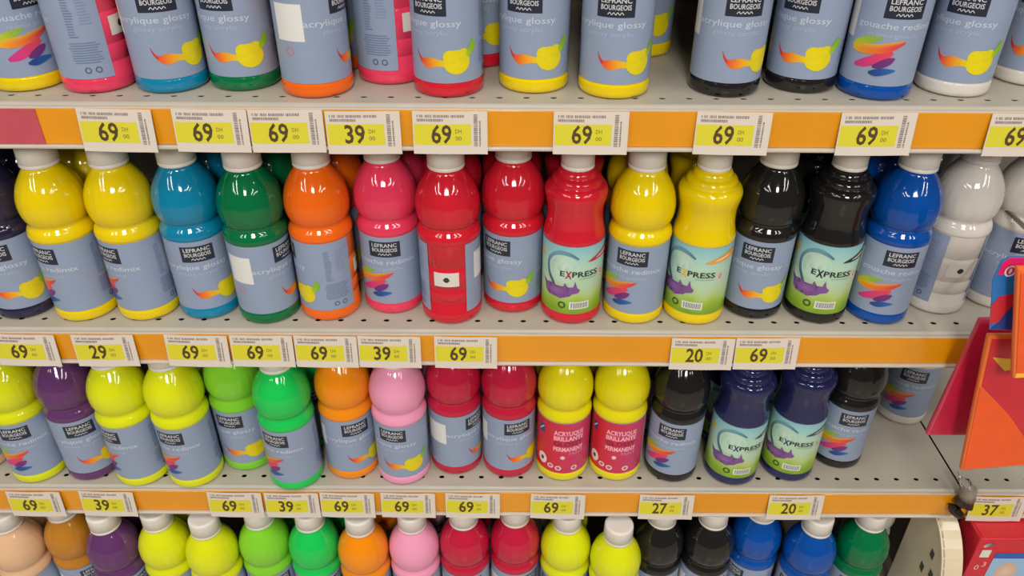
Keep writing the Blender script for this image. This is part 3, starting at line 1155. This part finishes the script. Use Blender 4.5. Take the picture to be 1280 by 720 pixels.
def plate_yz(pts, x0, x1, name, bevel=0.001):
    bm = bmesh.new()
    f = bm.faces.new([bm.verts.new((x0, y, z)) for y, z in pts])
    r = bmesh.ops.extrude_face_region(bm, geom=[f])
    for v in [e for e in r['geom'] if isinstance(e, bmesh.types.BMVert)]:
        v.co.x = x1
    bmesh.ops.recalc_face_normals(bm, faces=bm.faces[:])
    if bevel:
        bmesh.ops.bevel(bm, geom=bm.edges[:], offset=bevel, segments=2, profile=0.5, affect='EDGES')
    me = bpy.data.meshes.new(name)
    bm.to_mesh(me)
    bm.free()
    return me


link('side_plate', plate_yz(outl, 0.0, 0.004, 'side_plate'), t, M_CREAM)
band = arc + [(-0.059, 0.0)]
inner = [(y + 0.004, z - 0.002) for y, z in band]
inner[-1] = (-0.055, 0.0)
link('rounded_band', plate_yz(band + inner[::-1], -0.001, 0.026, 'rounded_band', 0.0006), t, M_CREAM)
slm = plate_yz([(-0.004, -0.007), (0.004, -0.005), (0.004, 0.007), (-0.004, 0.005)], -0.0006, 0.0005, 'slot', 0)  # dark piece on the plate, its colour stands for the slot's shade
for y, z in ((-0.018, zt - 0.050), (-0.030, zt - 0.075), (-0.010, zt - 0.085), (-0.032, zt - 0.105), (-0.012, zt - 0.120), (-0.032, zt - 0.150)):
    s = link('slot', slm, t, M_DARK)
    s.location = (0, y, z)

# ------------------------------------------------------------------ red boxes of the neighbouring bay
M_RB = mat('red_box_card', (204, 30, 50), 0.35, noise=0.04, scale=15, coat=0.2)
M_RB2 = mat('dull_red_box_card', (190, 50, 62), 0.45, noise=0.05, scale=15)


def red_box(label, x, y, z, rz, ry, w_, d_, h_, m, printed):
    t = thing('craft_box', label, 'box', (x, y, z), 0, 'red craft boxes in the neighbouring bay')
    t.rotation_euler = (0, ry, rz)
    link('carton', box_mesh(0, w_, 0, d_, 0, h_, 0.0015, 2, 'carton'), t, m)
    link('lid_flap', box_mesh(0.003, w_ - 0.003, 0.002, d_ - 0.002, h_, h_ + 0.0008, 0, 1, 'lid_flap'), t, m)
    if printed:
        p = Print()
        W, H = w_ * 1000, h_ * 1000
        p.grid(27, W - 3, 4, H - 36, (150, 186, 220), 1)
        p.grid(27, W - 3, H - 36, H - 26, (36, 96, 176), 2)
        p.ellipse(W * 0.44, H - 62, 14, 18, (226, 196, 170), (206, 170, 150), 2, 20)
        p.ellipse(W * 0.80, H - 92, 17, 14, (90, 140, 200), (120, 160, 210), 3, 20)
        p.ellipse(W * 0.66, H - 118, 20, 14, (196, 130, 90), (170, 100, 70), 3, 20)
        p.grid(8, 20, H - 34, H - 20, (222, 216, 206), 1)
        p.stroke([(8, H - 14, 2), (13, H - 10, 3), (20, H - 9, 1.5)], [(200, 206, 200), (60, 70, 70)], 2, 8)
        p.text('0', 11, H - 58, 9, (226, 200, 200), 1)
        p.text('3', 19, H - 52, 9, (226, 200, 200), 1)
        link('front_print', p.build(lambda u, v, l: (u / 1000, -0.0003 - 0.0001 * l, v / 1000), 'front_print'), t)
    return t


zb = Z4 - 0.03 + 0.0003
xb_ = at_y(1241, 645, -0.035).x
red_box('bright red craft box with blue picture panel in the neighbouring bay', xb_, -0.035, zb, 0, 0, 0.115, 0.045, 0.235, M_RB, True)
red_box('dull red plain box standing behind the bright red box', xb_ + 0.006, 0.02, zb, 0, 0, 0.19, 0.06, 0.225, M_RB2, False)
